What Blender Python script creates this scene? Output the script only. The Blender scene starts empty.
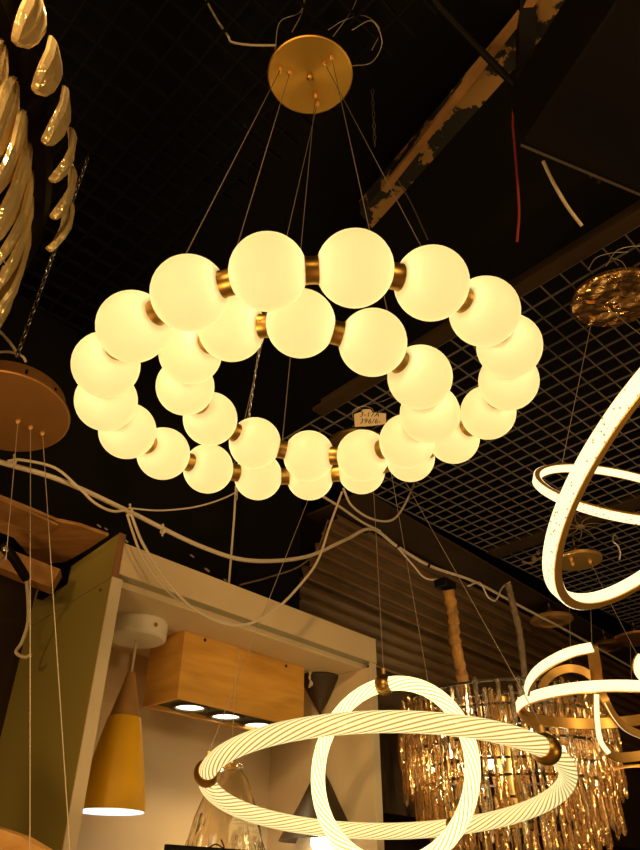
import bpy, bmesh, math, random
from mathutils import Vector, Matrix, noise
random.seed(7)
PI = math.pi
sc = bpy.context.scene
COL = sc.collection
CAMZ = 1.5
CAM = Vector((0, 0, CAMZ))
PITCH = math.radians(35)
F = 695.0
FW = Vector((0, math.cos(PITCH), math.sin(PITCH)))
UP = Vector((0, -math.sin(PITCH), math.cos(PITCH)))
RT = Vector((1, 0, 0))
Z = Vector((0, 0, 1))

# ---------------------------------------------------------------- survey helpers
def ray(x, y): return RT * ((x - 320) / F) + UP * ((425 - y) / F) + FW
def P(x, y, d): return CAM + ray(x, y) * d
def on_plane(x, y, q, n):
    r = ray(x, y)
    return CAM + r * ((q - CAM).dot(n) / r.dot(n))
def at_z(x, y, z): return on_plane(x, y, Vector((0, 0, z)), Z)

# ---------------------------------------------------------------- materials
def nodes_of(name):
    m = bpy.data.materials.new(name); m.use_nodes = True
    return m, m.node_tree.nodes, m.node_tree.links, m.node_tree.nodes['Principled BSDF']
def mat(name, col, rough=.5, metal=0., emit=None, strength=0., trans=0., ior=1.45, var=.0, scale=12., bump=0., coat=0., stretch=(1, 1, 1), bscale=None):
    m, N, L, b = nodes_of(name)
    b.inputs['Base Color'].default_value = (*col, 1)
    b.inputs['Roughness'].default_value = rough
    b.inputs['Metallic'].default_value = metal
    b.inputs['Transmission Weight'].default_value = trans
    b.inputs['IOR'].default_value = ior
    b.inputs['Coat Weight'].default_value = coat
    if emit:
        b.inputs['Emission Color'].default_value = (*emit, 1)
        b.inputs['Emission Strength'].default_value = strength
    if var or bump:
        tc = N.new('ShaderNodeTexCoord'); mp = N.new('ShaderNodeMapping')
        mp.inputs['Scale'].default_value = stretch
        L.new(tc.outputs['Object'], mp.inputs['Vector'])
        nz = N.new('ShaderNodeTexNoise'); nz.inputs['Scale'].default_value = scale; nz.inputs['Detail'].default_value = 5
        L.new(mp.outputs[0], nz.inputs['Vector'])
        if var:
            rp = N.new('ShaderNodeValToRGB')
            rp.color_ramp.elements[0].position = .3; rp.color_ramp.elements[1].position = .7
            rp.color_ramp.elements[0].color = (*[c * (1 - var) for c in col], 1)
            rp.color_ramp.elements[1].color = (*[min(1, c * (1 + var)) for c in col], 1)
            L.new(nz.outputs['Fac'], rp.inputs[0]); L.new(rp.outputs[0], b.inputs['Base Color'])
        if bump:
            src = nz
            if bscale:
                src = N.new('ShaderNodeTexNoise'); src.inputs['Scale'].default_value = bscale
                L.new(mp.outputs[0], src.inputs['Vector'])
            bp = N.new('ShaderNodeBump'); bp.inputs['Strength'].default_value = bump; bp.inputs['Distance'].default_value = .01
            L.new(src.outputs['Fac'], bp.inputs['Height']); L.new(bp.outputs[0], b.inputs['Normal'])
    return m
def wood_mat(name, dark, light, stretch, rot=0., scale=9., rough=.45):
    m, N, L, b = nodes_of(name)
    tc = N.new('ShaderNodeTexCoord'); mp = N.new('ShaderNodeMapping')
    mp.inputs['Scale'].default_value = stretch; mp.inputs['Rotation'].default_value = (0, 0, rot)
    L.new(tc.outputs['Object'], mp.inputs['Vector'])
    nz = N.new('ShaderNodeTexNoise'); nz.inputs['Scale'].default_value = scale; nz.inputs['Detail'].default_value = 8; nz.inputs['Distortion'].default_value = .6
    L.new(mp.outputs[0], nz.inputs['Vector'])
    rp = N.new('ShaderNodeValToRGB'); rp.color_ramp.elements[0].position = .32; rp.color_ramp.elements[1].position = .66
    rp.color_ramp.elements[0].color = (*dark, 1); rp.color_ramp.elements[1].color = (*light, 1)
    L.new(nz.outputs['Fac'], rp.inputs[0]); L.new(rp.outputs[0], b.inputs['Base Color'])
    b.inputs['Roughness'].default_value = rough
    return m
def peel_mat(name, under, paint, scale, level, soft=.02):
    m, N, L, b = nodes_of(name)
    tc = N.new('ShaderNodeTexCoord')
    nz = N.new('ShaderNodeTexNoise'); nz.inputs['Scale'].default_value = scale; nz.inputs['Detail'].default_value = 9; nz.inputs['Roughness'].default_value = .62
    L.new(tc.outputs['Object'], nz.inputs['Vector'])
    rp = N.new('ShaderNodeValToRGB'); rp.color_ramp.elements[0].position = level; rp.color_ramp.elements[1].position = level + soft
    rp.color_ramp.elements[0].color = (*paint, 1); rp.color_ramp.elements[1].color = (*under, 1)
    L.new(nz.outputs['Fac'], rp.inputs[0]); L.new(rp.outputs[0], b.inputs['Base Color'])
    b.inputs['Roughness'].default_value = .8
    return m
def globe_mat():
    m, N, L, b = nodes_of('opal glass glowing')
    out = N['Material Output']
    b.inputs['Base Color'].default_value = (.12, .11, .08, 1); b.inputs['Roughness'].default_value = .4
    b.inputs['Emission Color'].default_value = (1., .77, .30, 1); b.inputs['Emission Strength'].default_value = GLOBE_E
    tr = N.new('ShaderNodeBsdfTranslucent'); tr.inputs['Color'].default_value = (.40, .36, .27, 1)
    ad = N.new('ShaderNodeAddShader')
    L.new(b.outputs[0], ad.inputs[0]); L.new(tr.outputs[0], ad.inputs[1]); L.new(ad.outputs[0], out.inputs['Surface'])
    return m
def rope_mat(turns, lines, strength):
    m, N, L, b = nodes_of('twisted fluted light tube')
    uv = N.new('ShaderNodeUVMap'); sp = N.new('ShaderNodeSeparateXYZ'); L.new(uv.outputs[0], sp.inputs[0])
    a = N.new('ShaderNodeMath'); a.operation = 'MULTIPLY'; a.inputs[1].default_value = turns; L.new(sp.outputs[0], a.inputs[0])
    c = N.new('ShaderNodeMath'); c.operation = 'MULTIPLY'; c.inputs[1].default_value = lines; L.new(sp.outputs[1], c.inputs[0])
    s = N.new('ShaderNodeMath'); s.operation = 'ADD'; L.new(a.outputs[0], s.inputs[0]); L.new(c.outputs[0], s.inputs[1])
    fr = N.new('ShaderNodeMath'); fr.operation = 'FRACT'; L.new(s.outputs[0], fr.inputs[0])
    rp = N.new('ShaderNodeValToRGB'); e = rp.color_ramp.elements
    e[0].position = 0; e[0].color = (.10, .07, .012, 1); e[1].position = 1; e[1].color = (.10, .07, .012, 1)
    for p_, c_ in ((.10, (.22, .16, .03, 1)), (.24, (.85, .66, .22, 1)), (.50, (1., .92, .5, 1)), (.78, (.95, .78, .30, 1)), (.92, (.4, .3, .06, 1))):
        k = e.new(p_); k.color = c_
    L.new(fr.outputs[0], rp.inputs[0]); L.new(rp.outputs[0], b.inputs['Emission Color'])
    b.inputs['Emission Strength'].default_value = strength
    b.inputs['Base Color'].default_value = (.5, .42, .25, 1); b.inputs['Roughness'].default_value = .25
    return m
def led_mat(name, strength, speck=True):
    m, N, L, b = nodes_of(name)
    b.inputs['Base Color'].default_value = (.8, .75, .6, 1); b.inputs['Roughness'].default_value = .3
    b.inputs['Emission Strength'].default_value = strength
    if speck:
        tc = N.new('ShaderNodeTexCoord'); v = N.new('ShaderNodeTexVoronoi'); v.inputs['Scale'].default_value = 130
        L.new(tc.outputs['Object'], v.inputs['Vector'])
        rp = N.new('ShaderNodeValToRGB'); e = rp.color_ramp.elements
        e[0].position = .18; e[0].color = (.12, .07, .02, 1); e[1].position = .27; e[1].color = (1., .82, .48, 1)
        L.new(v.outputs['Distance'], rp.inputs[0]); L.new(rp.outputs[0], b.inputs['Emission Color'])
    else:
        b.inputs['Emission Color'].default_value = (1., .82, .45, 1)
    return m
def crystal_mat(name, tint, gloss, fac, rough=.04, bump=0., bscale=60., diff=0.):
    m, N, L, b = nodes_of(name); N.remove(b); out = N['Material Output']
    g = N.new('ShaderNodeBsdfGlass'); g.inputs['Color'].default_value = (*tint, 1); g.inputs['Roughness'].default_value = rough; g.inputs['IOR'].default_value = 1.5
    s = N.new('ShaderNodeBsdfGlossy'); s.inputs['Color'].default_value = (*gloss, 1); s.inputs['Roughness'].default_value = .12
    mx = N.new('ShaderNodeMixShader'); mx.inputs[0].default_value = fac
    L.new(g.outputs[0], mx.inputs[1]); L.new(s.outputs[0], mx.inputs[2]); L.new(mx.outputs[0], out.inputs['Surface'])
    if diff:
        df = N.new('ShaderNodeBsdfDiffuse'); df.inputs['Color'].default_value = (*gloss, 1); m2 = N.new('ShaderNodeMixShader'); m2.inputs[0].default_value = diff
        L.new(mx.outputs[0], m2.inputs[1]); L.new(df.outputs[0], m2.inputs[2]); L.new(m2.outputs[0], out.inputs['Surface'])
    if bump:
        tc = N.new('ShaderNodeTexCoord'); mp = N.new('ShaderNodeMapping'); mp.inputs['Scale'].default_value = (1, 1, .3)
        nz = N.new('ShaderNodeTexNoise'); nz.inputs['Scale'].default_value = bscale; nz.inputs['Detail'].default_value = 2
        L.new(tc.outputs['Object'], mp.inputs[0]); L.new(mp.outputs[0], nz.inputs['Vector'])
        bp = N.new('ShaderNodeBump'); bp.inputs['Strength'].default_value = bump; bp.inputs['Distance'].default_value = .01
        L.new(nz.outputs['Fac'], bp.inputs['Height']); L.new(bp.outputs[0], g.inputs['Normal']); L.new(bp.outputs[0], s.inputs['Normal'])
    return m
def brushed_mat(name, a_, b_, rough=.3):
    # radially brushed metal disc
    m, N, L, b = nodes_of(name)
    b.inputs['Base Color'].default_value = (*a_, 1); b.inputs['Metallic'].default_value = 1; b.inputs['Roughness'].default_value = rough
    b.inputs['Anisotropic'].default_value = .8
    tg = N.new('ShaderNodeTangent'); tg.direction_type = 'RADIAL'; tg.axis = 'Z'
    L.new(tg.outputs[0], b.inputs['Tangent'])
    return m

GLOBE_E = .47
M = {}
M['globe'] = globe_mat()
M['brass'] = mat('aged brass', (.52, .31, .08), .36, 1.)
M['brass_disc'] = brushed_mat('brushed brass disc', (.62, .36, .07), None, .34)
M['gold'] = mat('polished gold', (.85, .52, .15), .34, .7)
M['gold_mirror'] = mat('mirror gold', (1., .64, .27), .08, .92, bump=1., scale=9., bscale=11.)
for n_ in M['gold_mirror'].node_tree.nodes:
    if n_.type == 'BUMP': n_.inputs['Distance'].default_value = .06
M['gold_dull'] = mat('satin gold', (.62, .40, .12), .35, 1.)
M['copper'] = mat('brown copper disc', (.42, .21, .07), .45, .6, var=.15, scale=4.)
M['black'] = mat('black metal', (.007, .0055, .0045), .5)
M['black_paint'] = mat('flat black paint', (.0045, .0035, .0025), .9, var=.3, scale=5.)
M['steel'] = mat('steel wire', (.50, .42, .31), .45, .3)
M['darksteel'] = mat('dark steel', (.10, .08, .06), .5, .2)
M['chain'] = mat('chain steel', (.35, .33, .30), .3, 1.)
M['white_cable'] = mat('white cable sheath', (.62, .52, .38), .55)
M['red_cable'] = mat('red cable sheath', (.25, .02, .01), .5)
M['cream'] = mat('cream laminate', (.68, .53, .33), .55, var=.04, scale=3.)
M['ivory'] = mat('pale laminate edge', (.66, .55, .38), .5)
M['olive'] = mat('olive grey laminate', (.30, .24, .055), .5, var=.04, scale=2.)
M['greenish'] = mat('grey green board edge', (.34, .32, .21), .5)
M['brown_edge'] = mat('brown edge strip', (.24, .11, .035), .6)
M['niche'] = mat('beige niche board', (.66, .52, .34), .6, var=.03, scale=3.)
M['boxwood'] = wood_mat('pale oak veneer', (.62, .31, .05), (.78, .43, .085), (1.2, 1.2, 9.), scale=4.)
M['neckwood'] = wood_mat('oak neck', (.40, .20, .06), (.55, .30, .10), (6, 6, .8), scale=6.)
M['plywood'] = wood_mat('raw plywood', (.36, .16, .045), (.58, .32, .11), (1, 5, 1), rot=.7, scale=5., rough=.7)
M['plankwood'] = wood_mat('orange plank', (.55, .27, .06), (.8, .48, .16), (2, 8, 2), scale=4., rough=.6)
M['yellow'] = mat('mustard enamel', (.95, .52, .010), .45)
M['white'] = mat('white enamel', (.78, .72, .62), .45)
M['shade_in'] = mat('white shade lining', (.85, .87, .88), .6)
M['bulb_cool'] = mat('cool bulb', (1, 1, 1), .4, emit=(.80, .90, 1.), strength=6.)
M['bulb_warm'] = mat('warm bulb', (1, 1, 1), .4, emit=(1., .80, .50), strength=7.)
M['bulb_white'] = mat('white bulb', (1, 1, 1), .4, emit=(1., .88, .62), strength=3.)
M['spot_face'] = mat('spot lamp face', (1, 1, 1), .3, emit=(1., .86, .60), strength=3.2)
M['spot_ring'] = mat('spot trim', (.03, .03, .025), .35, .4)
M['spot_bed'] = mat('dark green recess', (.05, .06, .025), .6)
M['darkshade'] = mat('dark bronze shade', (.045, .025, .010), .55)
M['rope'] = rope_mat(84, -14, 1.1)
M['rope2'] = rope_mat(44, -12, 2.5)
M['led'] = led_mat('speckled light band', 1.35)
M['led_plain'] = led_mat('plain light band', 1.4, False)
M['crystal'] = crystal_mat('amber crystal', (1., .86, .58), (1., .74, .40), .45, bump=.5, diff=.10)
M['crystal_clear'] = crystal_mat('clear crystal', (1., .96, .88), (1., .92, .78), .45, bump=.3, diff=.08)
M['crystal_leaf'] = crystal_mat('ribbed crystal leaf', (1., .9, .65), (1., .80, .42), .65, .1, 1., 60., .3)
M['glass'] = crystal_mat('rippled clear glass', (1., .97, .9), (1., .92, .8), .10, .0, bump=.25, bscale=40.)
M['corrugated'] = mat('rusty brown corrugated sheet', (.165, .100, .042), .5, .1, var=.15, scale=7., stretch=(1, 1, 4))
M['grid'] = mat('brown black grid bars', (.15, .13, .12), .6)
M['grid_shaded'] = mat('grid bars darkened as shade', (.006, .005, .004), .7)  # same bars as the right grid, shade of the unlit corner put into the colour
M['ceil'] = peel_mat('black painted ceiling', (.05, .036, .02), (.0055, .0042, .0032), 6., .68)
M['wall'] = mat('dark brown wall', (.050, .030, .014), .8, var=.25, scale=3.)
M['wall_dark'] = mat('black brown wall', (.018, .011, .006), .85, var=.25, scale=3.)
M['floor'] = mat('cream floor tile', (.42, .32, .20), .4, var=.15, scale=3.)
for k_ in ('black_paint', 'black', 'ceil', 'grid_shaded', 'wall', 'wall_dark'): M[k_].node_tree.nodes['Principled BSDF'].inputs['Specular IOR Level'].default_value = .12
M['peel'] = peel_mat('peeling timber', (.36, .20, .055), (.012, .009, .006), 10., .50)
M['bare'] = mat('bare timber', (.34, .17, .05), .8, var=.3, scale=14.)
M['speck'] = mat('flaked paint', (.30, .24, .14), .9)
M['paper'] = mat('paper tag', (.72, .58, .36), .8)
M['ink'] = mat('black ink', (.02, .015, .01), .8)
M['sleeve'] = mat('amber cloth chain sleeve', (.38, .19, .045), .7, var=.45, scale=30., bump=.6)
M['greysleeve'] = mat('grey brown cloth sleeve', (.16, .11, .06), .8, var=.4, scale=40., bump=.5)

# ---------------------------------------------------------------- mesh helpers
class MB:
    def __init__(s): s.bm = bmesh.new(); s.uv = s.bm.loops.layers.uv.new('UVMap')
    def quad(s, vs): return s.bm.faces.new(vs)
    def box8(s, c):                      # 8 corners: bottom loop then top loop
        v = [s.bm.verts.new(p) for p in c]
        for f in ((3, 2, 1, 0), (4, 5, 6, 7), (0, 1, 5, 4), (1, 2, 6, 5), (2, 3, 7, 6), (3, 0, 4, 7)):
            s.bm.faces.new([v[i] for i in f])
    def bar(s, a, b, w, h, up=Z):        # square bar from a to b
        a, b = Vector(a), Vector(b); d = (b - a).normalized()
        x = d.cross(up)
        if x.length < 1e-5: x = d.cross(Vector((1, 0, 0)))
        x.normalize(); y = x.cross(d)
        x = x * (w / 2); y = y * (h / 2)
        s.box8([a - x - y, a + x - y, b + x - y, b - x - y, a - x + y, a + x + y, b + x + y, b - x + y])
    def tube(s, pts, r, seg=8, cap=True, closed=False):
        pts = [Vector(p) for p in pts]; n = len(pts)
        rr = r if isinstance(r, (list, tuple)) else [r] * n
        rings = []; ref = None
        for i, p in enumerate(pts):
            if closed: t = pts[(i + 1) % n] - pts[i - 1]
            else: t = pts[min(i + 1, n - 1)] - pts[max(i - 1, 0)]
            t.normalize()
            if ref is None:
                ref = t.cross(Z)
                if ref.length < .05: ref = t.cross(Vector((1, 0, 0)))
            ref = (ref - t * ref.dot(t)).normalized()
            b = t.cross(ref)
            rings.append([s.bm.verts.new(p + (ref * math.cos(2 * PI * k / seg) + b * math.sin(2 * PI * k / seg)) * rr[i]) for k in range(seg)])
        m = n if closed else n - 1
        for i in range(m):
            A, B = rings[i], rings[(i + 1) % n]
            for k in range(seg): s.bm.faces.new([A[k], A[(k + 1) % seg], B[(k + 1) % seg], B[k]])
        if cap and not closed:
            s.bm.faces.new(rings[0][::-1]); s.bm.faces.new(rings[-1])
    def lathe(s, o, prof, axis=Z, seg=32, close=False):   # prof: (radius, height along axis)
        o = Vector(o); axis = Vector(axis).normalized()
        x = axis.cross(Vector((.31, .95, .05))).normalized(); y = axis.cross(x)
        rings = []
        for r, h in prof:
            if r < 1e-6: rings.append([s.bm.verts.new(o + axis * h)])
            else: rings.append([s.bm.verts.new(o + axis * h + (x * math.cos(2 * PI * k / seg) + y * math.sin(2 * PI * k / seg)) * r) for k in range(seg)])
        pairs = list(zip(rings, rings[1:])) + ([(rings[-1], rings[0])] if close else [])
        for A, B in pairs:
            for k in range(seg):
                k2 = (k + 1) % seg
                if len(A) == 1 and len(B) == 1: continue
                if len(A) == 1: s.bm.faces.new([A[0], B[k], B[k2]])
                elif len(B) == 1: s.bm.faces.new([A[k], B[0], A[k2]][::-1])
                else: s.bm.faces.new([A[k], A[k2], B[k2], B[k]])
    def torus(s, o, n, R, r, seg=120, rs=20, lobes=0, amp=0., turns=0):
        o = Vector(o); n = Vector(n).normalized()
        x = n.cross(Vector((.31, .95, .05))).normalized(); y = n.cross(x)
        rings = []
        for i in range(seg):
            t = 2 * PI * i / seg; d = x * math.cos(t) + y * math.sin(t)
            ring = []
            for k in range(rs):
                a = 2 * PI * k / rs
                q = r * (1 + amp * math.cos(lobes * a + turns * t))
                ring.append(s.bm.verts.new(o + d * (R + q * math.cos(a)) + n * (q * math.sin(a))))
            rings.append(ring)
        for i in range(seg):
            A, B = rings[i], rings[(i + 1) % seg]
            for k in range(rs):
                k2 = (k + 1) % rs
                f = s.bm.faces.new([A[k], B[k], B[k2], A[k2]])
                for lp, (u, v) in zip(f.loops, ((i, k), (i + 1, k), (i + 1, k + 1), (i, k + 1))): lp[s.uv].uv = (u / seg, v / rs)
    def ring_band(s, o, n, r0, r1, h0, h1, seg=120):      # rectangular ring
        s.lathe(o, [(r0, h0), (r1, h0), (r1, h1), (r0, h1)], n, seg, True)
    def sphere(s, o, r, u=32, v=16, sq=(1, 1, 1)):
        mt = Matrix.Translation(Vector(o)) @ Matrix.Diagonal((*sq, 1))
        bmesh.ops.create_uvsphere(s.bm, u_segments=u, v_segments=v, radius=r, matrix=mt)
    def poly(s, pts, depth):             # flat outline given thickness along a vector
        a = [s.bm.verts.new(Vector(p)) for p in pts]; b = [s.bm.verts.new(Vector(p) + depth) for p in pts]
        s.bm.faces.new(a); s.bm.faces.new(b[::-1])
        for i in range(len(a)):
            j = (i + 1) % len(a); s.bm.faces.new([a[i], b[i], b[j], a[j]])
    def done(s, name, m, parent=None, smooth=True, bevel=0., origin=None, sub=0):
        bmesh.ops.recalc_face_normals(s.bm, faces=s.bm.faces)
        if parent is not None: o = world_of(parent)
        elif origin is not None: o = Vector(origin)
        else:
            lo = [min(v.co[i] for v in s.bm.verts) for i in range(3)]; hi = [max(v.co[i] for v in s.bm.verts) for i in range(3)]
            o = Vector(((lo[0] + hi[0]) / 2, (lo[1] + hi[1]) / 2, lo[2]))
        for v in s.bm.verts: v.co -= o
        me = bpy.data.meshes.new(name); s.bm.to_mesh(me); s.bm.free()
        if smooth:
            for p_ in me.polygons: p_.use_smooth = True
            try: me.set_sharp_from_angle(angle=math.radians(22))
            except Exception: pass
        ob = bpy.data.objects.new(name, me); COL.objects.link(ob)
        me.materials.append(M[m])
        if parent is not None: ob.parent = parent
        else: ob.location = o
        if bevel:
            b = ob.modifiers.new('Bevel', 'BEVEL'); b.width = bevel; b.segments = 2; b.limit_method = 'ANGLE'
        return ob
def world_of(o):
    v = Vector(o.location)
    while o.parent: o = o.parent; v += o.location
    return v
def inst(me_ob, name, loc, parent, rot=None):
    o = me_ob.copy(); COL.objects.link(o); o.parent = parent; o.location = Vector(loc) - world_of(parent)
    if rot is not None: o.rotation_mode = 'QUATERNION'; o.rotation_quaternion = rot
    return o
def thing(name, label, cat, loc, group=None):
    o = bpy.data.objects.new(name, None); COL.objects.link(o); o.location = loc; o.empty_display_size = .05
    return tag(o, label, cat, group)
def tag(o, label, cat, group=None, kind=None):
    o['label'] = label; o['category'] = cat
    if group: o['group'] = group
    if kind: o['kind'] = kind
    return o
def struct(o, label=None):
    o['kind'] = 'structure'
    if label: o['label'] = label
    return o
def smooth_path(pts, n=8):
    pts = [Vector(p) for p in pts]; out = []
    q = [pts[0] * 2 - pts[1]] + pts + [pts[-1] * 2 - pts[-2]]
    for i in range(1, len(q) - 2):
        for k in range(n):
            t = k / n; a, b, c, d = q[i - 1], q[i], q[i + 1], q[i + 2]
            out.append(.5 * ((2 * b) + (c - a) * t + (2 * a - 5 * b + 4 * c - d) * t * t + (3 * b - a - 3 * c + d) * t ** 3))
    return out + [pts[-1]]
def wire(name, a, b, r, m, parent, sag=0.):
    mb = MB(); a, b = Vector(a), Vector(b)
    pts = [a.lerp(b, i / 8) - Z * (sag * math.sin(PI * i / 8)) for i in range(9)] if sag else [a, a.lerp(b, .5), b]
    mb.tube(pts, r, 6); return mb.done(name, m, parent)
def chain_mb(a, b, link=.02, r=.0018, wid=.0075):
    mb = MB(); a, b = Vector(a), Vector(b); d = (b - a); n = max(2, int(d.length / (link * .78))); d = d / n
    t = d.normalized(); x = t.cross(Vector((.3, .8, .1))).normalized(); y = t.cross(x)
    for i in range(n):
        c = a + d * (i + .5); s_ = x if i % 2 else y
        pts = []
        for k in range(14):
            an = 2 * PI * k / 14
            pts.append(c + t * (math.cos(an) * link * .5) + s_ * (math.sin(an) * wid * .5))
        mb.tube(pts, r, 5, closed=True)
    return mb
def cable(name, pts, r, m, label, seg=8, n=8, cat='cable', group=None):
    mb = MB(); mb.tube(smooth_path(pts, n), r, seg)
    return tag(mb.done(name, m), label, cat, group)
def frame_axes(n):
    n = Vector(n).normalized(); x = n.cross(Vector((.31, .95, .05))).normalized(); return x, n.cross(x), n

# ---------------------------------------------------------------- camera
cd = bpy.data.cameras.new('camera'); cam = bpy.data.objects.new('camera', cd); COL.objects.link(cam)
cam.location = CAM; cam.rotation_euler = (PI / 2 + PITCH, 0, 0)
cd.sensor_fit = 'VERTICAL'; cd.sensor_height = 36; cd.lens = 36 * F / 850; cd.clip_start = .02
sc.camera = cam

# ---------------------------------------------------------------- the display booth frame of reference
AZ = math.radians(42); D2 = Vector((math.sin(AZ), math.cos(AZ), 0)); NF = Vector((-math.cos(AZ), math.sin(AZ), 0))
BZ = math.radians(-41.5); D1 = Vector((math.sin(BZ), math.cos(BZ), 0))
C0 = P(112, 577, 2.15 * .75); C0xy = Vector((C0.x, C0.y, 0))
def B(u, v, z): return C0xy + D2 * u + NF * v + Z * z
def bbox(mb, u0, u1, v0, v1, z0, z1):
    mb.box8([B(u0, v0, z0), B(u1, v0, z0), B(u1, v1, z0), B(u0, v1, z0), B(u0, v0, z1), B(u1, v0, z1), B(u1, v1, z1), B(u0, v1, z1)])
def uv_of(p): q = Vector((p.x, p.y, 0)) - C0xy; return q.dot(D2), q.dot(NF)

# ---------------------------------------------------------------- room shell
U0, U1, V0, V1, ZT = -3.2, 5.6, -4.6, .62, 3.05
mb = MB(); bbox(mb, U0, U1, V0, V1, -.08, 0); struct(mb.done('floor', 'floor', smooth=False))
mb = MB(); bbox(mb, U0, U1, V0, V1, ZT, ZT + .08); struct(mb.done('ceiling', 'ceil', smooth=False))
mb = MB(); bbox(mb, U0, U1, V1, V1 + .08, 0, ZT); struct(mb.done('wall_back', 'wall', smooth=False))
mb = MB(); bbox(mb, U0, U1, V0 - .08, V0, 0, ZT); struct(mb.done('wall_front', 'wall', smooth=False))
mb = MB(); bbox(mb, U0 - .08, U0, V0, V1, 0, ZT); struct(mb.done('wall_left', 'wall_dark', smooth=False))
mb = MB(); bbox(mb, U1, U1 + .08, V0, V1, 0, ZT); struct(mb.done('wall_right', 'wall', smooth=False))
# suspended open grid ceiling, aligned with the shop (46 / -44 degrees)
GZ = CAMZ + 1.305
GA = math.radians(46); G2 = Vector((math.sin(GA), math.cos(GA), 0)); G1 = Vector((-math.cos(GA), math.sin(GA), 0))
def G(s, t, z): return G2 * s + G1 * t + Z * z
def grid(s0, s1, t0, t1, z, pitch, w, h):
    mb = MB()
    n = int((s1 - s0) / pitch)
    for i in range(n + 1):
        s_ = s0 + i * pitch; mb.bar(G(s_, t0, z), G(s_, t1, z), w, h)
    n = int((t1 - t0) / pitch)
    for i in range(n + 1):
        t_ = t0 + i * pitch; mb.bar(G(s0, t_, z + .0005), G(s1, t_, z + .0005), w, h)
    return mb
struct(grid(1.27, 4.4, -1.6, 1.54, GZ + .005, .057, .0022, .006).done('ceiling_grid', 'grid', smooth=False))
struct(grid(-1.2, .62, -.6, 2.2, GZ + .14, .057, .004, .012).done('ceiling_grid_upper', 'grid_shaded', smooth=False))
# steel angle along the edge of the grid
mb = MB(); mb.bar(G(1.245, -1.7, GZ + .006), G(1.245, 1.3, GZ + .006), .045, .012); mb.bar(G(1.262, -1.7, GZ + .035), G(1.262, 1.3, GZ + .035), .006, .06)
struct(mb.done('beam_grid_edge', 'wall', smooth=False))
# flat border board and cross beam at grid level, black bulkhead over the booth
mb = MB(); bbox(mb, 1.0, 5.2, .03, .32, GZ - .012, GZ - .002); struct(mb.done('ceiling_border', 'wall', smooth=False))
mb = MB(); mb.bar(G(2.56, -1.7, GZ + .01), G(2.56, 1.54, GZ + .01), .09, .02); struct(mb.done('beam_cross', 'wall', smooth=False))
mb = MB(); bbox(mb, .03, .86, .22, .42, CAMZ + .70, ZT); bbox(mb, -2.2, .03, .22, .42, CAMZ + .785, ZT); struct(mb.done('bulkhead', 'black_paint', smooth=False))

# ---------------------------------------------------------------- corrugated sloping sheet over the far wall
SL = on_plane(298, 580, B(0, .4, 0), NF); su = uv_of(SL)[0]
SU = on_plane(337, 514, B(su, 0, 0), D2)
def corrugated():
    mb = MB(); a = Vector((0, 0, SU.z - SL.z)); su_v = uv_of(SU)[1]
    top = (su_v, SU.z); mid = (.4, SL.z); low = (.4, SL.z - .24)
    L1 = math.hypot(top[0] - mid[0], top[1] - mid[1]); L2 = mid[1] - low[1]; per = .052
    prof = []
    N_ = int((L1 + L2) / per * 8)
    for i in range(N_ + 1):
        s_ = (L1 + L2) * i / N_
        if s_ < L1:
            t = s_ / L1; p = (top[0] + (mid[0] - top[0]) * t, top[1] + (mid[1] - top[1]) * t); nn = (-(top[1] - mid[1]) / L1, -(mid[0] - top[0]) / L1)
        else:
            t = (s_ - L1) / L2; p = (mid[0], mid[1] - L2 * t); nn = (-1, 0)
        h = .019 * math.sin(2 * PI * s_ / per)
        prof.append((p[0] + nn[0] * h, p[1] + nn[1] * h))
    rows = []
    for u in (su, 5.0):
        rows.append([[mb.bm.verts.new(B(u, v + o_, z)) for v, z in prof] for o_ in (0, .004)])
    (A0, A1), (B0, B1) = rows
    for i in range(len(prof) - 1):
        mb.bm.faces.new([A0[i], B0[i], B0[i + 1], A0[i + 1]]); mb.bm.faces.new([A1[i], A1[i + 1], B1[i + 1], B1[i]])
        mb.bm.faces.new([A0[i], A0[i + 1], A1[i + 1], A1[i]]); mb.bm.faces.new([B0[i], B1[i], B1[i + 1], B0[i + 1]])
    mb.bm.faces.new([A0[0], A1[0], B1[0], B0[0]]); mb.bm.faces.new([A0[-1], B0[-1], B1[-1], A1[-1]])
    return mb
tag(corrugated().done('corrugated_sheet', 'corrugated'), 'rusty brown corrugated metal sheet sloping above and behind the booth', 'metal sheet')
mb = MB(); bbox(mb, su, 5.0, .41, .43, CAMZ + .3, SL.z - .23)
struct(mb.done('trim_1', 'wall', smooth=False))

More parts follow.
